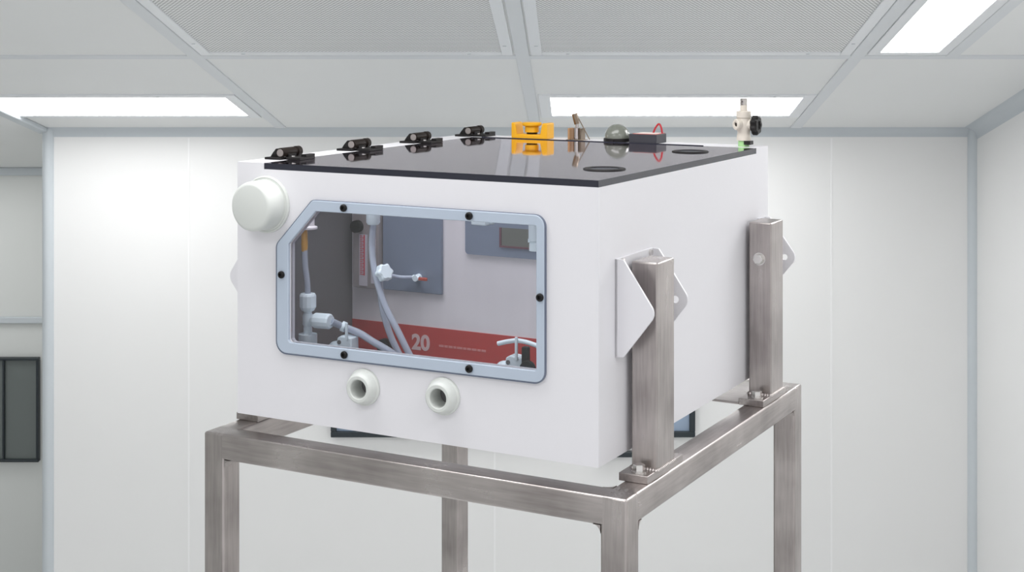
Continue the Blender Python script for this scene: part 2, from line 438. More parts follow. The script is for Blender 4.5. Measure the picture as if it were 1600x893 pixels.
# luminaires and filter units in the ceiling
def ceil_thing(name, label, cat, a, Y, group=None):
    o = bpy.data.objects.new(name, None); C.objects.link(o); o.location = ceil_pt(a, Y, 0); tag(o, label, cat, group); return o
def ceil_part(name, bm, mat, root, bevel=0.0):
    bmesh.ops.translate(bm, verts=bm.verts, vec=-root.location)
    o = finish(name, bm, mat, bevel); o.parent = root; return o
def luminaire(label, a0, a1, Y0, Y1, wd, screws=()):
    r = ceil_thing('ceiling_light', label, 'ceiling light', (a0 + a1) / 2, (Y0 + Y1) / 2, 'light panels in the ceiling')
    bm = NB(); ceil_ring(bm, a0, a1, Y0, Y1, wd, -0.002, 0.006); ceil_part('frame', bm, M['frame'], r, 0.002)
    bm = NB(); ceil_slab(bm, a0 + wd * 0.9, a1 - wd * 0.9, Y0 + wd * 0.9, Y1 - wd * 0.9, 0.001, 0.004); ceil_part('diffuser', bm, M['diffuser'], r)
    for a, Y in screws:
        bm = NB(); add_cyl(bm, ceil_pt(a, Y, 0.0055), ceil_pt(a, Y, 0.0070), 0.005, seg=14); ceil_part('screw', bm, M['trim'], r)
    return r
yl0, yl1 = 5.282, 5.732
luminaire('long white ceiling light panel at the far left beside the grey side passage', ca(3, 168) - 0.03, G[0] - 0.025, yl0, yl1, 0.042, [(G[0] - 0.30, yl0 + 0.02)])
luminaire('white ceiling light panel above the small valves and bubble dome, near the back wall', G[1] + 0.03, G[2] - 0.025, yl0, yl1, 0.042, [(G[1] + 0.17, yl0 + 0.02), (G[2] - 0.17, yl0 + 0.02)])
luminaire('short wide ceiling light panel in the upper right corner beside the perforated filter unit', G[2] + 0.025, A4 - 0.022, YB - 1.0 + 0.03, YB - 0.045, 0.034)

def filter_unit(label, a0, a1, Y0, Y1, screws):
    r = ceil_thing('fan_filter_unit', label, 'air filter', (a0 + a1) / 2, (Y0 + Y1) / 2, 'perforated filter units in the ceiling')
    bm = NB(); ceil_ring(bm, a0, a1, Y0, Y1, 0.034, -0.002, 0.008); ceil_part('frame', bm, M['frame'], r, 0.002)
    bm = NB(); ceil_slab(bm, a0 + 0.03, a1 - 0.03, Y0 + 0.03, Y1 - 0.03, -0.001, 0.004); ceil_part('perforated_grille', bm, M['perf'], r)
    for a, Y in screws:
        bm = NB(); add_cyl(bm, ceil_pt(a, Y, 0.0075), ceil_pt(a, Y, 0.0092), 0.0055, seg=14); ceil_part('screw', bm, M['trim'], r)
    return r
y0f, y1f = YB - 0.975, YB - 0.050
filter_unit('square perforated grey filter panel in the ceiling, left of the centre beam', G[0] + 0.027, G[1] - 0.027, y0f, y1f,
            [(G[0] + 0.045, y1f - 0.16), (G[0] + 0.16, y1f - 0.02), (G[1] - 0.16, y1f - 0.02), (G[1] - 0.047, y1f - 0.13)])
filter_unit('square perforated grey filter panel in the ceiling, right of the centre beam', G[1] + 0.027, G[2] - 0.027, y0f, y1f,
            [(G[1] + 0.047, y1f - 0.13), (G[1] + 0.14, y1f - 0.02), (G[2] - 0.16, y1f - 0.02), (G[2] - 0.047, y1f - 0.16)])

# added fill lamps, out of view, under the ceiling and in the passage
tilt = math.atan(SL)
for i, (x, Y, pw) in enumerate(((1.55, 3.1, 17), (-2.3, 3.3, 12), (-1.0, 0.6, 19), (1.2, 0.8, 17), (-0.05, 2.10, 12.5), (-2.75, 6.5, 8))):
    p = ceil_pt(x, Y, 0.01); area('fill_lamp', p, (-tilt, 0, 0), 1.1, 0.6, pw)

# ------------------------------------------------------------------ the steel stand
SU0, SU1, SV0, SV1 = -0.0485, 0.6510, -0.0165, 0.7134
ST = -0.40853; TB = 0.0385
FLOOR = -(CAMZ - 0.1985)
st = Thing('steel_stand', 'tall brushed stainless steel frame stand carrying the white cabinet', 'stand', P(0.3, 0.35, FLOOR))
RB = 0.0035
legs = {}
for nm, (u0, v0) in dict(fr=(SU0, SV0), fl=(SU1 - TB, SV0), br=(SU0, SV1 - TB), bl=(SU1 - TB, SV1 - TB)).items():
    bm = NB(); add_box(bm, P(u0, v0, FLOOR + 0.012), P(u0 + TB, v0 + TB, ST)); lg = st.part('leg', bm, M['steelv'], RB)
    bm = NB(); add_cyl(bm, P(u0 + TB / 2, v0 + TB / 2, FLOOR), P(u0 + TB / 2, v0 + TB / 2, FLOOR + 0.014), 0.022); st.part('foot', bm, M['black'], 0.002, parent=lg)

def fillet(bm, c, d1, d2, r, off):
    """concave weld fillet in the corner c between directions d1 and d2"""
    c, d1, d2 = Vector(c), Vector(d1), Vector(d2); pts = [c]
    for k in range(7):
        t = PI / 2 * k / 6; pts.append(c + d1 * (r - r * math.sin(t)) + d2 * (r - r * math.cos(t)))
    add_prism(bm, pts, off)

def rail(p0, p1, axis):
    """square tube between two legs with rounded long edges, run a little into the legs' rounded corners"""
    bm = NB(); prof = round_poly([(0, 0, RB), (TB, 0, RB), (TB, TB, RB), (0, TB, RB)], 4)
    return bm, prof
EX = 0.0036
ztop, zbot = ST, ST - TB
# across (front and back)
for v0, sgn in ((SV0, 1), (SV1 - TB, -1)):
    bm = NB(); prof = round_poly([(0, 0, RB), (TB, 0, RB), (TB, TB, RB), (0, TB, RB)], 4)
    add_prism(bm, [P(SU0 + TB - EX, v0 + a, zbot + b) for a, b in prof], P(SU1 - SU0 - 2 * TB + 2 * EX, 0, 0))
    fillet(bm, P(SU0 + TB, v0 + 0.0005, zbot), P(1, 0, 0), (0, 0, -1), 0.011, (0, TB - 0.001, 0))
    fillet(bm, P(SU1 - TB, v0 + 0.0005, zbot), P(-1, 0, 0), (0, 0, -1), 0.011, (0, TB - 0.001, 0))
    vi = v0 + TB if sgn > 0 else v0
    fillet(bm, P(SU0 + TB, vi, zbot + 0.0005), P(1, 0, 0), (0, sgn, 0), 0.014, (0, 0, TB - 0.001))
    fillet(bm, P(SU1 - TB, vi, zbot + 0.0005), P(-1, 0, 0), (0, sgn, 0), 0.006, (0, 0, TB - 0.001))
    st.part('rail', bm, M['steelu'])
# along (right and left)
for u0 in (SU0, SU1 - TB):
    bm = NB()
    add_prism(bm, [P(u0 + a, SV0 + TB - EX, zbot + b) for a, b in prof], (0, SV1 - SV0 - 2 * TB + 2 * EX, 0))
    fillet(bm, P(u0 + 0.0005, SV0 + TB, zbot), (0, 1, 0), (0, 0, -1), 0.011, P(TB - 0.001, 0, 0))
    fillet(bm, P(u0 + 0.0005, SV1 - TB, zbot), (0, -1, 0), (0, 0, -1), 0.008, P(TB - 0.001, 0, 0))
    st.part('rail', bm, M['steely'])

def hexbolt(bm, c, axis, s=1.0):
    ax, a, b = frame_of(axis); c = Vector(c)
    add_lathe(bm, c, ax, [(0, 0), (0.0105 * s, 0), (0.0105 * s, 0.0018 * s), (0, 0.0018 * s)], 28)
    add_lathe(bm, c + ax * 0.0018 * s, ax, [(0, 0), (0.0082 * s, 0), (0.0084 * s, 0.0082 * s), (0.0074 * s, 0.0092 * s), (0, 0.0092 * s)], 6)

# base plate thickness and the four uprights
BT = 0.011; PT = ST + BT; PW = 0.0385; PTOP = -0.1165
def upright(u0, v0, side, plate, bolts):
    """plate: (u0, u1, v0, v1); side -1 right of the cabinet, +1 left"""
    bm = NB(); add_box(bm, P(u0, v0, PT), P(u0 + PW, v0 + 0.060, PTOP)); p = st.part('upright_post', bm, M['steelv'], 0.0025)
    bm = NB(); add_box(bm, P(plate[0], plate[2], ST), P(plate[1], plate[3], PT)); st.part('base_plate', bm, M['steely'], 0.001, parent=p)
    bm = NB()                                       # weld bead round the foot of the post
    k = 0
    per = [(u0, v0), (u0 + PW, v0), (u0 + PW, v0 + 0.06), (u0, v0 + 0.06), (u0, v0)]
    for (a0, b0), (a1, b1) in zip(per, per[1:]):
        nn = 9 if abs(a1 - a0) > 0 else 13
        for i in range(nn):
            t = (i + 0.5) / nn; c = P(a0 + (a1 - a0) * t, b0 + (b1 - b0) * t, PT + 0.0008)
            add_lathe(bm, c, (0, 0, 1), [(0.0036, -0.0008), (0.0030, 0.0012), (0.0015, 0.0024), (0, 0.0027)], 10)
    st.part('weld', bm, M['steelu'], parent=p)
    for bu, bv in bolts:
        bm = NB(); hexbolt(bm, P(bu, bv, PT), (0, 0, 1)); st.part('bolt', bm, M['bolt'], parent=p)
    return p
pr_f = upright(-0.0480, 0.0845, -1, (-0.0460, -0.0035, 0.0560, 0.1800), [(-0.0275, 0.0690), (-0.0275, 0.1640)])
pr_b = upright(-0.0462, 0.5600, -1, (-0.0455, -0.0035, 0.5235, 0.6480), [(-0.0285, 0.5395), (-0.0285, 0.6340)])
upright(0.6480 - PW + 0.0015, 0.0845, 1, (0.6120, 0.6540, 0.0640, 0.1800), [(0.628, 0.0750), (0.628, 0.164)])
upright(0.6462 - PW + 0.0015, 0.5600, 1, (0.6090, 0.6500, 0.5235, 0.6480), [(0.628, 0.5395), (0.628, 0.634)])
bm = NB(); hexbolt(bm, P(-0.0262, 0.560, -0.1757), (0, -1, 0), 1.0); st.part('cross_bolt', bm, M['bolt'], parent=pr_b)
bm = NB(); hexbolt(bm, P(-0.0262, 0.620, -0.1757), (0, 1, 0), 1.0); st.part('cross_bolt', bm, M['bolt'], parent=pr_b)
bm = NB(); add_box(bm, P(-0.0035, 0.5235, ST + 0.0005), P(0.0425, 0.6650, ST + 0.004)); st.part('gusset_plate', bm, M['steelu'], 0.0008)

# ------------------------------------------------------------------ the white cabinet
W, D, H, L, T, LU = 0.600, 0.678, 0.3781, 0.6180, 0.0092, 0.5495
g = Thing('glovebox', 'white plastic cabinet with smoked glass lid and framed front window on steel stand', 'glovebox', P(0.3, 0.34, -H))
win_out = round_poly([(0.4574, -0.0512, 0.008), (0.5212, -0.1188, 0.012), (0.5212, -0.2766, 0.016), (0.0786, -0.2735, 0.014), (0.0786, -0.0512, 0.014)])
win_in = round_poly([(0.4528, -0.0648, 0.002), (0.5025, -0.1166, 0.002), (0.5025, -0.2624, 0.006), (0.0885, -0.2600, 0.004), (0.0885, -0.0632, 0.003)])
# outline meshes are drawn in (u, w) and stood upright: x = -u, y = depth, z = w
def stand_up(v): return Matrix(((-1, 0, 0, 0), (0, 0, 1, v), (0, 1, 0, 0), (0, 0, 0, 1)))
bm = NB(); TH = 0.012
front = [(0, -H), (W, -H), (W, 0), (LU + 0.001, 0), (LU + 0.001, -T), (0, -T)]
bores = [[(u + 0.0150 * math.cos(2 * PI * k / 40), w_ + 0.0150 * math.sin(2 * PI * k / 40)) for k in range(40)] for u, w_ in ((0.3697, -0.3131), (0.2371, -0.3106))]
add_mesh(bm, outline_mesh([front, win_in] + bores, TH), stand_up(TH / 2))
add_prism(bm, [P(0, TH, -H), P(0, D, -H), P(0, D, 0), P(0, L + 0.0015, 0), P(0, L + 0.0015, -T), P(0, TH, -T)], P(TH, 0, 0))
add_box(bm, P(W - TH, TH, -H), P(W, D, 0))
add_box(bm, P(TH, D - TH, -H), P(W - TH, D, 0))
add_box(bm, P(TH, TH, -H), P(W - TH, D - TH, -H + TH))
add_box(bm, P(LU + 0.001, TH, -0.016), P(W - TH, D - TH, 0))
add_box(bm, P(TH, L + 0.0015, -0.016), P(LU + 0.001, D - TH, 0))
g.part('shell', bm, M['poly'], angle=20)
# dark lining of the chamber
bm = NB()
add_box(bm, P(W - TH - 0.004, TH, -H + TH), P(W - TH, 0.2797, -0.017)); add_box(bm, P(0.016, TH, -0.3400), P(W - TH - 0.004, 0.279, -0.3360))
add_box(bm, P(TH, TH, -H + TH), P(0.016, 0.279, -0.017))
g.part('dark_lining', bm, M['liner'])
# lid
bm = NB(); add_box(bm, P(0, 0, -T), P(LU, L, 0))
for f_ in bm.faces: f_.material_index = 0 if abs(f_.normal.z) > 0.5 or abs(sum(v.co.z for v in f_.verts) / 4 + T / 2) > T / 3 else 1
lid = g.part('lid', bm, [M['lid'], M['lidedge']], label='smoked dark glass lid')
bm = NB(); add_box(bm, P(0.0945, L + 0.0001, -0.0035), P(LU - 0.02, L + 0.0014, 0.0012)); g.part('seal', bm, M['lidedge'], parent=lid)
# two black rings on the lid
def lid_ring(u, v, r):
    bm = NB(); add_lathe(bm, P(u, v, 0), (0, 0, 1), [(r * 0.70, 0), (r, 0), (r, 0.0008), (r * 0.965, 0.0016), (r * 0.90, 0.0013), (r * 0.82, 0.0013), (r * 0.78, 0.0019), (r * 0.70, 0.0012)], 56, closed=True)
    o = g.part('port_ring', bm, M['black'])
    bm = NB(); add_lathe(bm, P(u, v, 0), (0, 0, 1), [(r * 0.72, 0.0002), (r * 0.68, 0.0008), (0, 0.0006)], 48); g.part('port_plug', bm, M['lidedge'], parent=o)
lid_ring(0.0617, 0.1505, 0.0305); lid_ring(0.0683, 0.4935, 0.0300)

# hinges along the left edge of the lid
def hinge():
    u, v, r = 0.5620, 0.055, 0.0072; Z = 0.0104; Lh = 0.047
    bm = NB()                                       # fixed leaf with its sloping cheek
    add_box(bm, P(u - 0.004, v - 0.006, 0), P(u + 0.0255, v + Lh, 0.0036))
    add_prism(bm, [P(u + 0.021, v + 0.002, 0.003), P(u + 0.0165, v + 0.002, 0.0095), P(u + 0.010, v + 0.002, 0.0165), P(u - 0.002, v + 0.002, 0.0172), P(u - 0.006, v + 0.002, 0.003)], (0, 0.007, 0))
    add_prism(bm, [P(u + 0.019, v + Lh - 0.008, 0.003), P(u + 0.010, v + Lh - 0.008, 0.0150), P(u - 0.002, v + Lh - 0.008, 0.0160), P(u - 0.006, v + Lh - 0.008, 0.003)], (0, 0.006, 0))
    h = g.part('hinge', bm, M['black'], 0.0006)
    bm = NB(); add_lathe(bm, P(u, v, Z), (0, 1, 0), [(0, 0), (r, 0), (r + 0.0004, 0.001), (r + 0.0004, Lh * 0.66), (r * 0.8, Lh * 0.68), (r * 0.8, Lh * 0.80), (r * 1.12, Lh * 0.82), (r * 1.12, Lh), (0, Lh)], 28)
    g.part('hinge_barrel', bm, M['brown'], parent=h)
    bm = NB(); add_cyl(bm, P(u, v - 0.0012, Z), P(u, v + 0.001, Z), r * 0.80); g.part('hinge_pin', bm, M['pin'], 0.0003, parent=h)
    bm = NB()                                       # leaf on the glass
    add_box(bm, P(u - 0.0075, v + 0.004, 0.0001), P(u - 0.034, v + Lh - 0.004, 0.0042)); add_box(bm, P(u - 0.024, v + 0.020, 0.0042), P(u - 0.034, v + Lh - 0.004, 0.0080))
    add_box(bm, P(u + 0.002, v + 0.010, 0.003), P(u - 0.0085, v + 0.030, 0.0085))
    g.part('lid_leaf', bm, M['black'], 0.0006, parent=h)
    bm = NB(); add_cyl(bm, P(u - 0.0155, v + 0.012, 0.0042), P(u - 0.0155, v + 0.012, 0.0062), 0.0034, seg=18); g.part('leaf_screw', bm, M['bolt'], parent=h)
    return h
h0 = hinge()
for i in (1, 2, 3): copy_part(h0, g.o, (0, 0.190 * i, 0))

# front window
bm = NB(); add_mesh(bm, outline_mesh([win_out, win_in], 0.006, 0.0011), stand_up(-0.003))
bm.faces.ensure_lookup_table(); bmesh.ops.recalc_face_normals(bm, faces=bm.faces)
fw = g.part('window_frame', bm, M['winframe'], label='pale blue grey window frame')
bm = NB()
shrink = lambda k, lp: [(p[0] + (0.295 - p[0]) * k, p[1] + (-0.163 - p[1]) * k) for p in lp]
def offset(lp, d):
    out = []
    for i, p in enumerate(lp):
        t = (Vector(lp[(i + 1) % len(lp)]) - Vector(lp[i - 1])).normalized(); nrm = Vector((t.y, -t.x))
        if nrm.dot(Vector(p) - Vector((0.295, -0.163))) < 0: nrm = -nrm
        out.append(Vector(p) + nrm * d)
    return out
grow = [p + Vector((0.0007, -0.0007)) for p in offset(win_out, 0.0024)]
add_mesh(bm, outline_mesh([grow, offset(win_out, -0.002)], 0.0050), stand_up(-0.00255)); g.part('dark_rim', bm, M['winedge'], parent=fw)  # dark colour imitates refraction in the frame's bevel, wider to the lower left
bm = NB(); add_mesh(bm, outline_mesh([win_in], 0.003), stand_up(0.0045)); g.part('pane', bm, M['pane'], parent=fw)
for u, w_ in ((0.4014, -0.0580), (0.1926, -0.0572), (0.0830, -0.1597), (0.1926, -0.2668), (0.4003, -0.2690), (0.5125, -0.1625)):
    bm = NB(); add_lathe(bm, P(u, -0.006, w_), (0, -1, 0), [(0, 0), (0.0050, 0), (0.0055, 0.0012), (0.0053, 0.0034), (0.0042, 0.0046), (0.0024, 0.0046), (0.0022, 0.0022), (0, 0.0022)], 22)
    g.part('screw', bm, M['black'], parent=fw)

# big white cap at the upper left of the front
bm = NB(); add_lathe(bm, P(0.545, 0, -0.0612), (0, -1, 0), [(0, 0.0001), (0.0425, 0.0001), (0.0425, 0.0030), (0.0405, 0.0045), (0.0395, 0.0038), (0.036, 0.0050), (0, 0.0050)], 64)
cf = g.part('cap_flange', bm, M['ptfe'])
bm = NB(); add_lathe(bm, P(0.545, 0, -0.0612), (0, -1, 0), [(0, 0.004), (0.0368, 0.004), (0.0368, 0.033), (0.0360, 0.0365), (0.0335, 0.0395), (0.0305, 0.0405), (0, 0.0408)], 60)
g.part('cap', bm, M['ptfe'], angle=40)
# two short tube ports below the window
for u, w_ in ((0.3697, -0.3131), (0.2371, -0.3106)):
    bm = NB(); add_lathe(bm, P(u, 0, w_), (0, -1, 0), [(0.0128, -0.0118), (0.0148, -0.0118), (0.0148, 0.0), (0.0262, 0.0), (0.0262, 0.0035), (0.0240, 0.0052), (0.0222, 0.0125), (0.0205, 0.0165), (0.0185, 0.0180), (0.0148, 0.0180), (0.0134, 0.0168), (0.0128, 0.012)], 48, closed=True)
    o = g.part('tube_port', bm, M['ptfe'])
    bm = NB(); add_lathe(bm, P(u, 0, w_), (0, -1, 0), [(0, -0.0116), (0.0130, -0.0116), (0.0130, -0.0108), (0, -0.0108)], 30); g.part('port_bore', bm, M['liner'], parent=o)  # dark disc stands in for the shade at the bore's far end

# mounting brackets: plate on the side with two rounded triangular ears
def bracket(side, v0, v1, wtop, wbot, front=True):
    """side -1: right side of the cabinet (u < 0), +1: left side (u > W)"""
    u0 = 0.0 if side < 0 else W; s = side
    bm = NB(); add_box(bm, P(u0, v0, wbot), P(u0 + s * 0.0035, v1, wtop))
    wt = (wtop + wbot) / 2
    ear = round_poly([(0, wtop, 0), (0.0125, wtop - 0.001, 0.002), (0.0600, wt - 0.004, 0.016), (0.0125, wbot + 0.001, 0.002), (0, wbot, 0)], 8)
    c = [(0.038 + 0.0052 * math.cos(2 * PI * k / 16), wt - 0.004 + 0.0052 * math.sin(2 * PI * k / 16)) for k in range(16)]
    for v in ((v0, v1 - 0.004) if front else (v1 - 0.004,)):
        me = outline_mesh([ear] if v == v0 else [ear, c], 0.004)
        # ear drawn outward from the side wall
        m = Matrix(((s * -1, 0, 0, -u0), (0, 0, 1, v + 0.002), (0, 1, 0, 0), (0, 0, 0, 1)))
        add_mesh(bm, me, m)
    o = g.part('mounting_bracket', bm, M['poly'])
    return o
bf = bracket(-1, 0.0515, 0.1760, -0.1100, -0.2420)
bb = bracket(-1, 0.6230, 0.6560, -0.1180, -0.2420, False)
bracket(1, 0.0515, 0.1760, -0.1140, -0.2460); bracket(1, 0.5240, 0.6560, -0.1100, -0.2420)
for v in (0.058, 0.170):
    bm = NB(); add_cyl(bm, P(0.0, v + (0.008 if v < 0.1 else -0.008), -0.1150), P(-0.007, v + (0.008 if v < 0.1 else -0.008), -0.1150), 0.0042, seg=16); g.part('bracket_screw', bm, M['bolt'], parent=bf)

# ------------------------------------------------------------------ inside the chamber
ip = Thing('instrument_panel', 'grey metal panel with red stripe seen through the cabinet window', 'panel', P(0.30, 0.283, -0.336))
VB = 0.280
bm = NB(); add_box(bm, P(0.0165, VB, -0.3355), P(0.5838, VB + 0.004, -0.018)); ip.part('metal_sheet', bm, M['sheet'])
bm = NB(); add_box(bm, P(0.0165, VB - 0.001, -0.3355), P(0.5838, VB, -0.2818)); band = ip.part('red_stripe', bm, M['band'], label='red stripe')
bm = NB(); add_mesh(bm, text_mesh('20', 0.034), Matrix.Translation(P(0.4665, VB - 0.0012, -0.3195)) @ Matrix.Rotation(PI / 2, 4, 'X')); ip.part('number', bm, M['print'], parent=band)
bm = NB()                                           # a line of lettering too faint to read, a pale worn line
x = 0.4150
for i, wd in enumerate((0.009, 0.006, 0.008, 0.005, 0.010, 0.006, 0.007, 0.009, 0.006, 0.008)):
    add_box(bm, P(x, VB - 0.0014, -0.3115), P(x - wd, VB - 0.0010, -0.3080)); x -= wd + 0.0014
ip.part('faint_line', bm, M['faint'], parent=band)
bm = NB(); add_box(bm, P(0.5200, VB - 0.006, -0.2268), P(0.4075, VB, -0.0300)); bp = ip.part('cover_plate', bm, M['plate'], 0.001, label='blue grey cover plate')
bm = NB(); add_mesh(bm, outline_mesh([round_poly([(0.3640, -0.158, 0.006), (0.1500, -0.158, 0.006), (0.1500, -0.030, 0.006), (0.3640, -0.030, 0.006)])], 0.005), stand_up(VB - 0.0025)); dm = ip.part('display_module', bm, M['plate'], label='blue grey display module')
bm = NB()
for lo, hi in (((0.3010, -0.1430), (0.2975, -0.1120)), ((0.2200, -0.1430), (0.2235, -0.1120)), ((0.2975, -0.1430), (0.2235, -0.1400))):
    add_box(bm, P(lo[0], VB - 0.0068, lo[1]), P(hi[0], VB - 0.005, hi[1]))
ip.part('display_rim', bm, M['lcdrim'], parent=dm)
bm = NB(); add_box(bm, P(0.2975, VB - 0.0058, -0.1400), P(0.2235, VB - 0.005, -0.1120)); ip.part('display', bm, M['lcd'], parent=dm)
# little valve with an orange lever on the cover plate
vl = Thing('lever_valve', 'small valve with orange lever and clear hose on blue grey cover plate', 'valve', P(0.445, VB - 0.006, -0.202))
bm = NB(); add_cyl(bm, P(0.4500, VB - 0.006, -0.2020), P(0.4500, VB - 0.018, -0.2020), 0.0060, 0.0050); add_cyl(bm, P(0.4560, VB - 0.014, -0.2010), P(0.4440, VB - 0.014, -0.2025), 0.0040); vl.part('valve_body', bm, M['fit'])
bm = NB(); add_box(bm, P(0.4430, VB - 0.020, -0.2045), P(0.4270, VB - 0.016, -0.1995)); vl.part('lever', bm, M['orange'], 0.001, label='orange lever')
bm = NB(); add_tube(bm, smooth_path([P(0.4990, 0.214, -0.1840), P(0.4930, 0.235, -0.1930), P(0.4780, 0.258, -0.2010), P(0.4560, VB - 0.014, -0.2010)]), 0.0028); vl.part('hose', bm, M['hose'])

# flow meter on the back sheet
fm = Thing('flow_meter', 'narrow clear flow meter with red scale and black knob inside the cabinet', 'flow meter', P(0.545, VB, -0.226))
bm = NB(); add_box(bm, P(0.5720, VB - 0.016, -0.2255), P(0.5220, VB, -0.0900)); fm.part('clear_block', bm, M['acry'], 0.0008)
bm = NB(); add_box(bm, P(0.5590, VB - 0.0172, -0.2220), P(0.5430, VB - 0.0162, -0.1380)); sp = fm.part('scale_plate', bm, M['scale'])
bm = NB()
for i in range(22):
    wd = 0.0075 if i % 2 == 0 else 0.0050
    add_box(bm, P(0.5570, VB - 0.0176, -0.2040 + i * 0.0030), P(0.5570 - wd, VB - 0.0172, -0.2040 + i * 0.0030 + 0.0013))
add_box(bm, P(0.5500, VB - 0.0176, -0.2050), P(0.5475, VB - 0.0172, -0.1385))
fm.part('scale_marks', bm, M['tick'], parent=sp)
bm = NB(); add_lathe(bm, P(0.5610, VB - 0.016, -0.1250), (0, -1, 0), [(0, 0), (0.0100, 0), (0.0105, 0.003), (0.0100, 0.010), (0, 0.0105)], 28); fm.part('knob', bm, M['black'])
bm = NB(); add_box(bm, P(0.5360, VB - 0.0170, -0.2170), P(0.5270, VB - 0.0162, -0.1370)); fm.part('side_strip', bm, M['scale'])

# tee fitting and hose at the left
tf = Thing('tee_fitting', 'white plastic tee fitting with hose standing in the window\'s lower left corner', 'pipe fitting', P(0.5213, 0.07, -0.336))
vt = 0.07
bm = NB(); add_cyl(bm, P(0.5213, vt, -0.3358), P(0.5213, vt, -0.2640), 0.0142); add_lathe(bm, P(0.5213, vt, -0.2640), (0, 0, 1), [(0.0142, 0), (0.0142, -0.002), (0.0065, 0.0005), (0.0065, 0.010)], 28)
tf.part('base_socket', bm, M['fit'], 0.001)
bm = NB(); add_cyl(bm, P(0.5213, vt, -0.2640), P(0.5213, vt, -0.2260), 0.0062); add_cyl(bm, P(0.5213, vt, -0.2425), P(0.5100, vt, -0.2425), 0.0055); add_lathe(bm, P(0.5213, vt, -0.2425), (0, 0, 1), [(0.0062, -0.010), (0.0082, -0.006), (0.0082, 0.006), (0.0062, 0.010)], 24)
tf.part('tee_body', bm, M['fit'])
bm = NB(); add_lathe(bm, P(0.5213, vt, -0.2290), (0, 0, 1), [(0, 0), (0.0095, 0), (0.0128, 0.006), (0.0128, 0.023), (0.0110, 0.0265), (0, 0.0265)], 12); tf.part('nut', bm, M['fit'], 0.0006, angle=20)
bm = NB(); add_lathe(bm, P(0.5120, vt, -0.2425), P(-1, 0, 0.03), [(0, 0), (0.0085, 0), (0.0118, 0.006), (0.0118, 0.030), (0.0100, 0.033), (0, 0.033)], 12); tf.part('nut', bm, M['fit'], 0.0006, angle=20)
pth = smooth_path([P(0.5213, vt, -0.2030), P(0.5225, vt, -0.1850), P(0.5262, vt, -0.1600), P(0.5275, vt, -0.1330)])
bm = NB(); add_tube(bm, pth, 0.0046); hs = tf.part('hose', bm, M['hose'])
bm = NB(); add_tube(bm, pth, 0.0022, 8); tf.part('hose_core', bm, M['hosecore'], parent=hs)
bm = NB(); add_lathe(bm, P(0.5275, vt, -0.1390), (0, 0, 1), [(0, 0), (0.0046, 0), (0.0052, 0.012), (0.0044, 0.0335), (0, 0.0335)], 18); tf.part('amber_tip', bm, M['amber'])
bm = NB(); add_lathe(bm, P(0.5240, vt + 0.006, -0.1055), (0, 0, 1), [(0, 0), (0.0135, 0), (0.0135, 0.0035), (0.0090, 0.005), (0.0090, 0.017), (0, 0.017)], 24)
add_box(bm, P(0.5240, vt, -0.1000), P(0.5838, vt + 0.012, -0.0920))
tf.part('top_fitting', bm, M['sheet'], 0.0006)

# side hose leaving the tee, held by a tie on a white mount
def hose(label, pts, r, parts=()):
    t = Thing('hose', label, 'hose', pts[-1], 'clear braided hoses inside the cabinet')
    pth = smooth_path(pts, 9)
    bm = NB(); add_tube(bm, pth, r, 14); o = t.part('hose_wall', bm, M['hose'])
    bm = NB(); add_tube(bm, pth, r * 0.36, 8); t.part('hose_core', bm, M['hosecore'], parent=o)
    return t
vh = 0.10
FL = -0.3355
t1 = hose('clear hose running from the tee fitting down to the right through a tie', [P(0.4790, 0.072, -0.2418), P(0.4700, 0.090, -0.2520), P(0.4480, vh, -0.2610), P(0.4255, vh, -0.2705), P(0.3800, vh + 0.002, -0.2915), P(0.3400, vh + 0.004, FL + 0.006)], 0.0055)
t2 = hose('clear hose hanging from the top nut, bending right to the window bottom', [P(0.4223, 0.100, -0.0950), P(0.4247, 0.100, -0.1286), P(0.4180, 0.098, -0.1666), P(0.3990, 0.096, -0.2132), P(0.3743, 0.095, -0.2513), P(0.3525, 0.095, -0.2860), P(0.3230, 0.095, FL + 0.006)], 0.0050)
t3 = hose('clear hose curving down from behind the white valve knob', [P(0.4180, 0.112, -0.1700), P(0.4175, 0.112, -0.1960), P(0.4150, 0.117, -0.2300), P(0.4055, 0.122, -0.2645), P(0.3900, 0.125, -0.2950), P(0.3680, 0.126, FL + 0.006)], 0.0050)

nt_ = Thing('hose_nut', 'white hose nut hanging at the top edge above the flow meter', 'pipe fitting', P(0.4223, 0.100, -0.0180))
bm = NB(); add_lathe(bm, P(0.4223, 0.100, -0.0950), (0, 0, 1), [(0, 0), (0.0085, 0), (0.0105, 0.003), (0.0105, 0.022), (0.0075, 0.024), (0.0065, 0.050), (0, 0.050)], 24); nt_.part('nut_body', bm, M['fit'])
bm = NB(); add_box(bm, P(0.5838, 0.093, -0.0330), P(0.0162, 0.107, -0.0230)); add_cyl(bm, P(0.4223, 0.100, -0.0470), P(0.4223, 0.100, -0.0260), 0.0055); nt_.part('hanger_rod', bm, M['fit'])

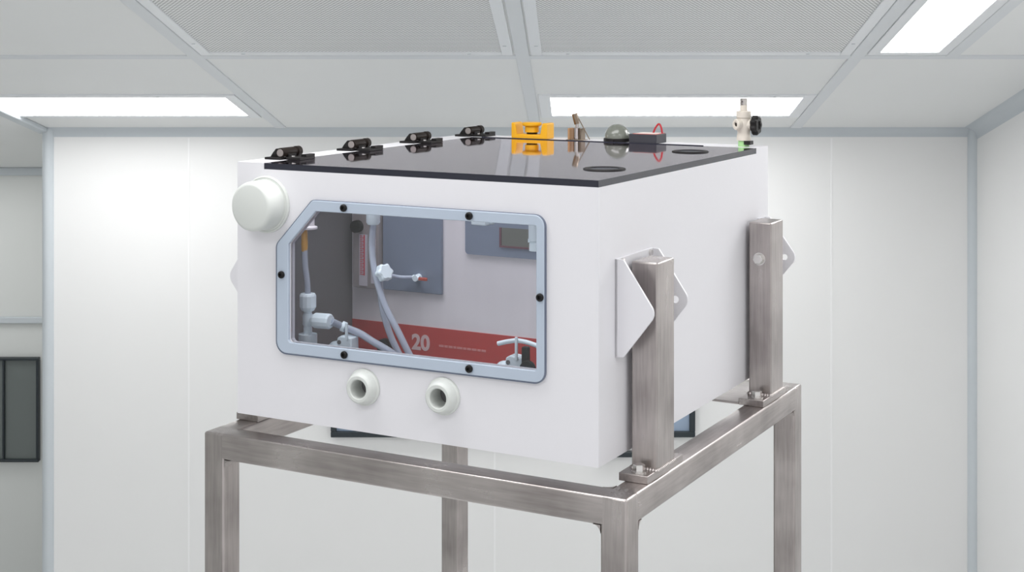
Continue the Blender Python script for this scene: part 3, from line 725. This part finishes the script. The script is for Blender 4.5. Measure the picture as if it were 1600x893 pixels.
kv = Thing('valve_knob', 'white lobed plastic valve knob beside the flow meter', 'knob', P(0.4100, 0.105, -0.1690))
bm = NB()
lob = [(1 + 0.10 * math.cos(6 * 2 * PI * k / 48)) * 0.0125 for k in range(48)]
ax = P(-0.80, -0.35, 0.35).normalized(); _, ea, eb = frame_of(ax); c0 = P(0.4090, 0.104, -0.1690)
rings = []
for hgt, sc in ((0.0, 0.75), (0.002, 1.0), (0.011, 1.0), (0.0135, 0.8)):
    rings.append([bm.verts.new(c0 + ax * hgt + (ea * math.cos(2 * PI * k / 48) + eb * math.sin(2 * PI * k / 48)) * lob[k] * sc) for k in range(48)])
for p, q in zip(rings, rings[1:]):
    for k in range(48): bm.faces.new((p[k], p[(k + 1) % 48], q[(k + 1) % 48], q[k]))
bm.faces.new(rings[0][::-1]); bm.faces.new(rings[-1])
kv.part('lobed_grip', bm, M['fit'])
bm = NB(); add_cyl(bm, c0 - ax * 0.012, c0 + ax * 0.001, 0.0065); kv.part('stem', bm, M['fit'])

# mount with cable tie, left
def tie_mount(label, u, v, w_, post_w):
    t = Thing('cable_tie_mount', label, 'mount', P(u, v, -0.336), 'white cable tie mounts on the chamber floor')
    bm = NB()
    add_prism(bm, [P(u + 0.016, v - 0.010, -0.3358), P(u + 0.013, v - 0.010, w_ + 0.002), P(u + 0.006, v - 0.010, w_ + 0.006), P(u - 0.013, v - 0.010, w_ + 0.004), P(u - 0.016, v - 0.010, -0.3358)], (0, 0.020, 0))
    b = t.part('saddle', bm, M['fit'], 0.002)
    bm = NB(); add_dome(bm, P(u + 0.018, v - 0.004, w_ - 0.018), (0, 0, 1), 0.014, 0.014, 24); add_cyl(bm, P(u + 0.018, v - 0.004, -0.3358), P(u + 0.018, v - 0.004, w_ - 0.018), 0.014); t.part('lug', bm, M['fit'])
    bm = NB(); add_cyl(bm, P(u + 0.0085, v - 0.0115, w_ - 0.004), P(u + 0.0085, v - 0.0095, w_ - 0.004), 0.0032, seg=16); t.part('hole', bm, M['liner'], parent=b)
    bm = NB(); add_box(bm, P(u - 0.004, v - 0.0135, w_ + 0.001), P(u - 0.008, v - 0.0105, post_w)); t.part('tie_tail', bm, M['fit'], 0.0006)
    return t
tm = tie_mount('white cable tie mount below the tee fitting, left of the red stripe', 0.4630, 0.092, -0.2700, -0.2430)
bm = NB(); add_lathe(bm, P(0.4700, 0.091, -0.2520), P(-0.9, 0.3, -0.35), [(0.0060, -0.003), (0.0078, -0.003), (0.0078, 0.003), (0.0060, 0.003)], 20, closed=True); tm.part('tie_loop', bm, M['fit'])
tm2 = tie_mount('white cable tie mount beside the black knob in the lower right window corner', 0.1900, 0.125, -0.2780, -0.2440)
bm = NB(); add_tube(bm, smooth_path([P(0.2180, 0.120, -0.2580), P(0.2000, 0.120, -0.2530), P(0.1830, 0.118, -0.2500), P(0.1600, 0.116, -0.2520), P(0.1250, 0.112, -0.2600), P(0.1000, 0.110, -0.2720)]), 0.0034); tm2.part('tie_strap', bm, M['fit'])

bk = Thing('black_knob', 'black lever knob in the lower right corner of the window', 'knob', P(0.165, 0.115, -0.336))
bm = NB(); add_box(bm, P(0.1735, 0.108, -0.3358), P(0.1635, 0.118, -0.2560)); bk.part('lever_post', bm, M['black'], 0.002)
bm = NB(); add_lathe(bm, P(0.1620, 0.107, -0.2860), (0, -1, 0), [(0, -0.004), (0.0110, -0.004), (0.0122, 0), (0.0110, 0.005), (0, 0.006)], 24); bk.part('grip', bm, M['black'])
dk = Thing('push_knob', 'dark round knob on the red stripe behind the hoses', 'knob', P(0.5130, VB - 0.001, -0.318))
bm = NB(); add_lathe(bm, P(0.5130, VB - 0.001, -0.3180), (0, -1, 0), [(0, 0), (0.009, 0), (0.012, 0.006), (0.012, 0.016), (0, 0.018)], 24); dk.part('grip', bm, M['black'])

# white fittings at the upper right of the window
uf = Thing('blind_fitting', 'flat white fitting at the window top, left of the display', 'pipe fitting', P(0.205, 0.06, -0.018))
bm = NB(); add_box(bm, P(0.2200, 0.045, -0.0770), P(0.1960, 0.070, -0.0500)); add_cyl(bm, P(0.1960, 0.058, -0.0720), P(0.1905, 0.058, -0.0720), 0.0045); add_cyl(bm, P(0.2080, 0.0575, -0.0500), P(0.2080, 0.0575, -0.0170), 0.0070); uf.part('fitting_body', bm, M['fit'], 0.0012)
vf = Thing('vertical_fitting', 'white vertical pipe fitting in the window\'s upper right corner', 'pipe fitting', P(0.118, 0.05, -0.018))
bm = NB(); add_lathe(bm, P(0.1190, 0.050, -0.0170), (0, 0, -1), [(0, 0), (0.0105, 0), (0.0105, 0.076), (0.0085, 0.0775), (0.0085, 0.0790), (0.0095, 0.080), (0.0095, 0.090), (0, 0.090)], 24); vf.part('pipe_body', bm, M['fit'])
bm = NB(); add_box(bm, P(0.1285, 0.044, -0.0955), P(0.1255, 0.056, -0.0905)); vf.part('clip', bm, M['fit'])

# ------------------------------------------------------------------ things on the back strip of the top
# yellow bobbin bracket
yb = Thing('yellow_bracket', 'yellow plastic bracket with round spool on the cabinet top', 'bracket', P(0.435, 0.641, 0))
v0, v1 = 0.6260, 0.6560; vm = (v0 + v1) / 2
bm = NB()
add_box(bm, P(0.4720, v0, 0), P(0.3985, v1, 0.0080))
add_prism(bm, [P(0.4720, v0, 0.004), P(0.4720, v0, 0.0290), P(0.4640, v0, 0.0290), P(0.4610, v0, 0.0080), P(0.4610, v0, 0.004)], (0, v1 - v0, 0))
add_prism(bm, [P(0.4130, v0, 0.004), P(0.4130, v0, 0.0080), P(0.4085, v0, 0.0290), P(0.3985, v0, 0.0290), P(0.3985, v0, 0.004)], (0, v1 - v0, 0))
yb.part('cradle', bm, M['yellow'], 0.0022)
bm = NB(); add_lathe(bm, P(0.4365, vm, 0.0085), (0, 0, 1), [(0, 0.003), (0.0128, 0.003), (0.0128, 0.0125), (0.0118, 0.0132), (0.0160, 0.0142), (0.0180, 0.0160), (0.0182, 0.0190), (0.0165, 0.0208), (0, 0.0210)], 40); yb.part('spool', bm, M['yellow'])
bm = NB(); add_cyl(bm, P(0.4365, vm, 0.0078), P(0.4365, vm, 0.0120), 0.0100); yb.part('shaft', bm, M['brown'])

# nickel plug with tilted cap and wire handle
pl = Thing('nickel_plug', 'shiny nickel fitting with tilted cap and wire arm beside the yellow bracket', 'fitting', P(0.3454, 0.640, 0))
uc, vc = 0.3454, 0.642
bm = NB(); add_lathe(bm, P(uc, vc, 0), (0, 0, 1), [(0, 0), (0.0085, 0), (0.0085, 0.002), (0.0068, 0.003), (0.0068, 0.0215), (0.0060, 0.0225), (0.0034, 0.0225), (0.0034, 0.030), (0, 0.030)], 30); pl.part('barrel', bm, M['nickel'])
bm = NB(); add_cyl(bm, P(uc, vc, 0.0285), P(uc + 0.0050, vc, 0.0475), 0.0050, 0.0056, seg=6); pl.part('cap', bm, M['bronze'], 0.0005)
bm = NB(); add_tube(bm, [P(uc - 0.003, vc, 0.0390), P(uc - 0.0250, vc, 0.0015)], 0.0010, 8); pl.part('wire_arm', bm, M['bronze'])
bm = NB(); add_box(bm, P(uc + 0.0145, vc - 0.009, 0), P(uc + 0.0105, vc + 0.009, 0.0215)); pl.part('tan_cheek', bm, M['tan'], 0.0005)
bm = NB(); add_box(bm, P(uc - 0.0085, vc - 0.009, 0), P(uc - 0.0120, vc + 0.009, 0.0215)); add_box(bm, P(uc + 0.0170, vc - 0.011, 0), P(uc - 0.0165, vc + 0.011, 0.0012)); pl.part('back_cheek', bm, M['bronze'], 0.0005)

# grey dome
dn = Thing('dome_indicator', 'glossy grey green half dome with black base ring on the cabinet top', 'indicator', P(0.2680, 0.646, 0))
bm = NB(); add_lathe(bm, P(0.2680, 0.6460, 0.004), (0, 0, 1), [(0, 0), (0.0225, 0)] + [(0.0228 * math.cos(PI / 2 * i / 12), 0.002 + 0.0250 * math.sin(PI / 2 * i / 12)) for i in range(12)] + [(0, 0.027)], 48); dn.part('dome', bm, M['dome'], angle=60)
bm = NB(); add_lathe(bm, P(0.2680, 0.6460, 0), (0, 0, 1), [(0, 0), (0.0240, 0), (0.0245, 0.001), (0.0242, 0.0058), (0.0225, 0.0062), (0, 0.0062)], 48); dn.part('base_ring', bm, M['black'])
bm = NB(); add_box(bm, P(0.2720, 0.6195, 0.0005), P(0.2640, 0.6240, 0.0040)); dn.part('latch_tab', bm, M['black'], 0.0005)

# small black instrument
sb = Thing('meter_box', 'small flat black meter with red cable loop on the cabinet top', 'meter', P(0.205, 0.645, 0))
bm = NB(); add_box(bm, P(0.2350, 0.6225, 0), P(0.1830, 0.6680, 0.0160)); sb.part('case', bm, M['case'], 0.0012)
bm = NB(); add_box(bm, P(0.2290, 0.6255, 0.0160), P(0.1850, 0.6660, 0.0166)); lb = sb.part('label_border', bm, M['redlab'])
bm = NB(); add_box(bm, P(0.2270, 0.6275, 0.0166), P(0.1870, 0.6640, 0.0170)); sb.part('label', bm, M['cream'], parent=lb)
bm = NB(); add_tube(bm, smooth_path([P(0.2030, 0.656, 0.0165), P(0.1985, 0.656, 0.0260), P(0.1925, 0.656, 0.0325), P(0.1880, 0.656, 0.0270), P(0.1860, 0.656, 0.0165)], 8), 0.0017, 10); sb.part('cable_loop', bm, M['red'])

# beige regulator valve at the back right corner
rv = Thing('regulator_valve', 'beige valve with black hand knob at the cabinet top\'s right back corner', 'valve', P(0.0320, 0.646, 0))
u, v = 0.0320, 0.646
bm = NB(); add_cyl(bm, P(u, v, 0), P(u, v, 0.0102), 0.0095); lbp = rv.part('base_collar', bm, M['green'], label='green base collar')
bm = NB(); add_box(bm, P(u - 0.004, v - 0.0105, 0.0035), P(u - 0.0150, v + 0.006, 0.0098)); rv.part('clip', bm, M['black'], parent=lbp)
bm = NB(); add_lathe(bm, P(u, v, 0.0102), (0, 0, 1), [(0, 0), (0.0122, 0), (0.0118, 0.006), (0.0105, 0.014), (0.0125, 0.020), (0.0128, 0.032), (0.0112, 0.037), (0.0112, 0.0385), (0.0126, 0.0390), (0.0126, 0.0490), (0.0110, 0.0500), (0.0066, 0.0505), (0.0062, 0.0600), (0, 0.0600)], 36)
add_cyl(bm, P(u, v, 0.0370), P(u - 0.0170, v, 0.0370), 0.0095)
rv.part('valve_body', bm, M['beige'])
bm = NB(); add_lathe(bm, P(u + 0.003, v - 0.006, 0.0375), P(0.55, -0.83, 0), [(0.0035, 0.004), (0.0095, 0.004), (0.0095, 0.0100), (0.0080, 0.0115), (0.0045, 0.0115), (0.0035, 0.010)], 28, closed=True); pt = rv.part('side_port', bm, M['beige'])
bm = NB(); add_lathe(bm, P(u + 0.003, v - 0.006, 0.0375), P(0.55, -0.83, 0), [(0, 0.004), (0.0040, 0.004), (0.0040, 0.0095), (0, 0.0095)], 20); rv.part('port_bore', bm, M['brown'], parent=pt)
bm = NB(); add_lathe(bm, P(u, v, 0.0700), (0, 0, 1), [(0, 0), (0.0060, 0), (0.0066, 0.002), (0.0060, 0.0045), (0.0067, 0.0065), (0.0064, 0.0105), (0.0050, 0.0118), (0, 0.0118)], 26); rv.part('nipple', bm, M['nickel'])
bm = NB(); c0 = P(u - 0.0155, v, 0.0365); ax = Vector((1, 0, 0)); ea = Vector((0, 1, 0)); eb = Vector((0, 0, 1))
lob = [0.0158 * (1 + 0.09 * math.cos(7 * 2 * PI * k / 56)) for k in range(56)]; rings = []
for hgt, sc in ((0.0, 0.85), (0.0025, 1.0), (0.0095, 1.0), (0.0120, 0.86), (0.0120, 0.5), (0.0095, 0.4)):
    rings.append([bm.verts.new(c0 + ax * hgt + (ea * math.cos(2 * PI * k / 56) + eb * math.sin(2 * PI * k / 56)) * lob[k] * sc) for k in range(56)])
for p, q in zip(rings, rings[1:]):
    for k in range(56): bm.faces.new((p[k], p[(k + 1) % 56], q[(k + 1) % 56], q[k]))
bm.faces.new(rings[0][::-1]); bm.faces.new(rings[-1])
rv.part('hand_knob', bm, M['black'])
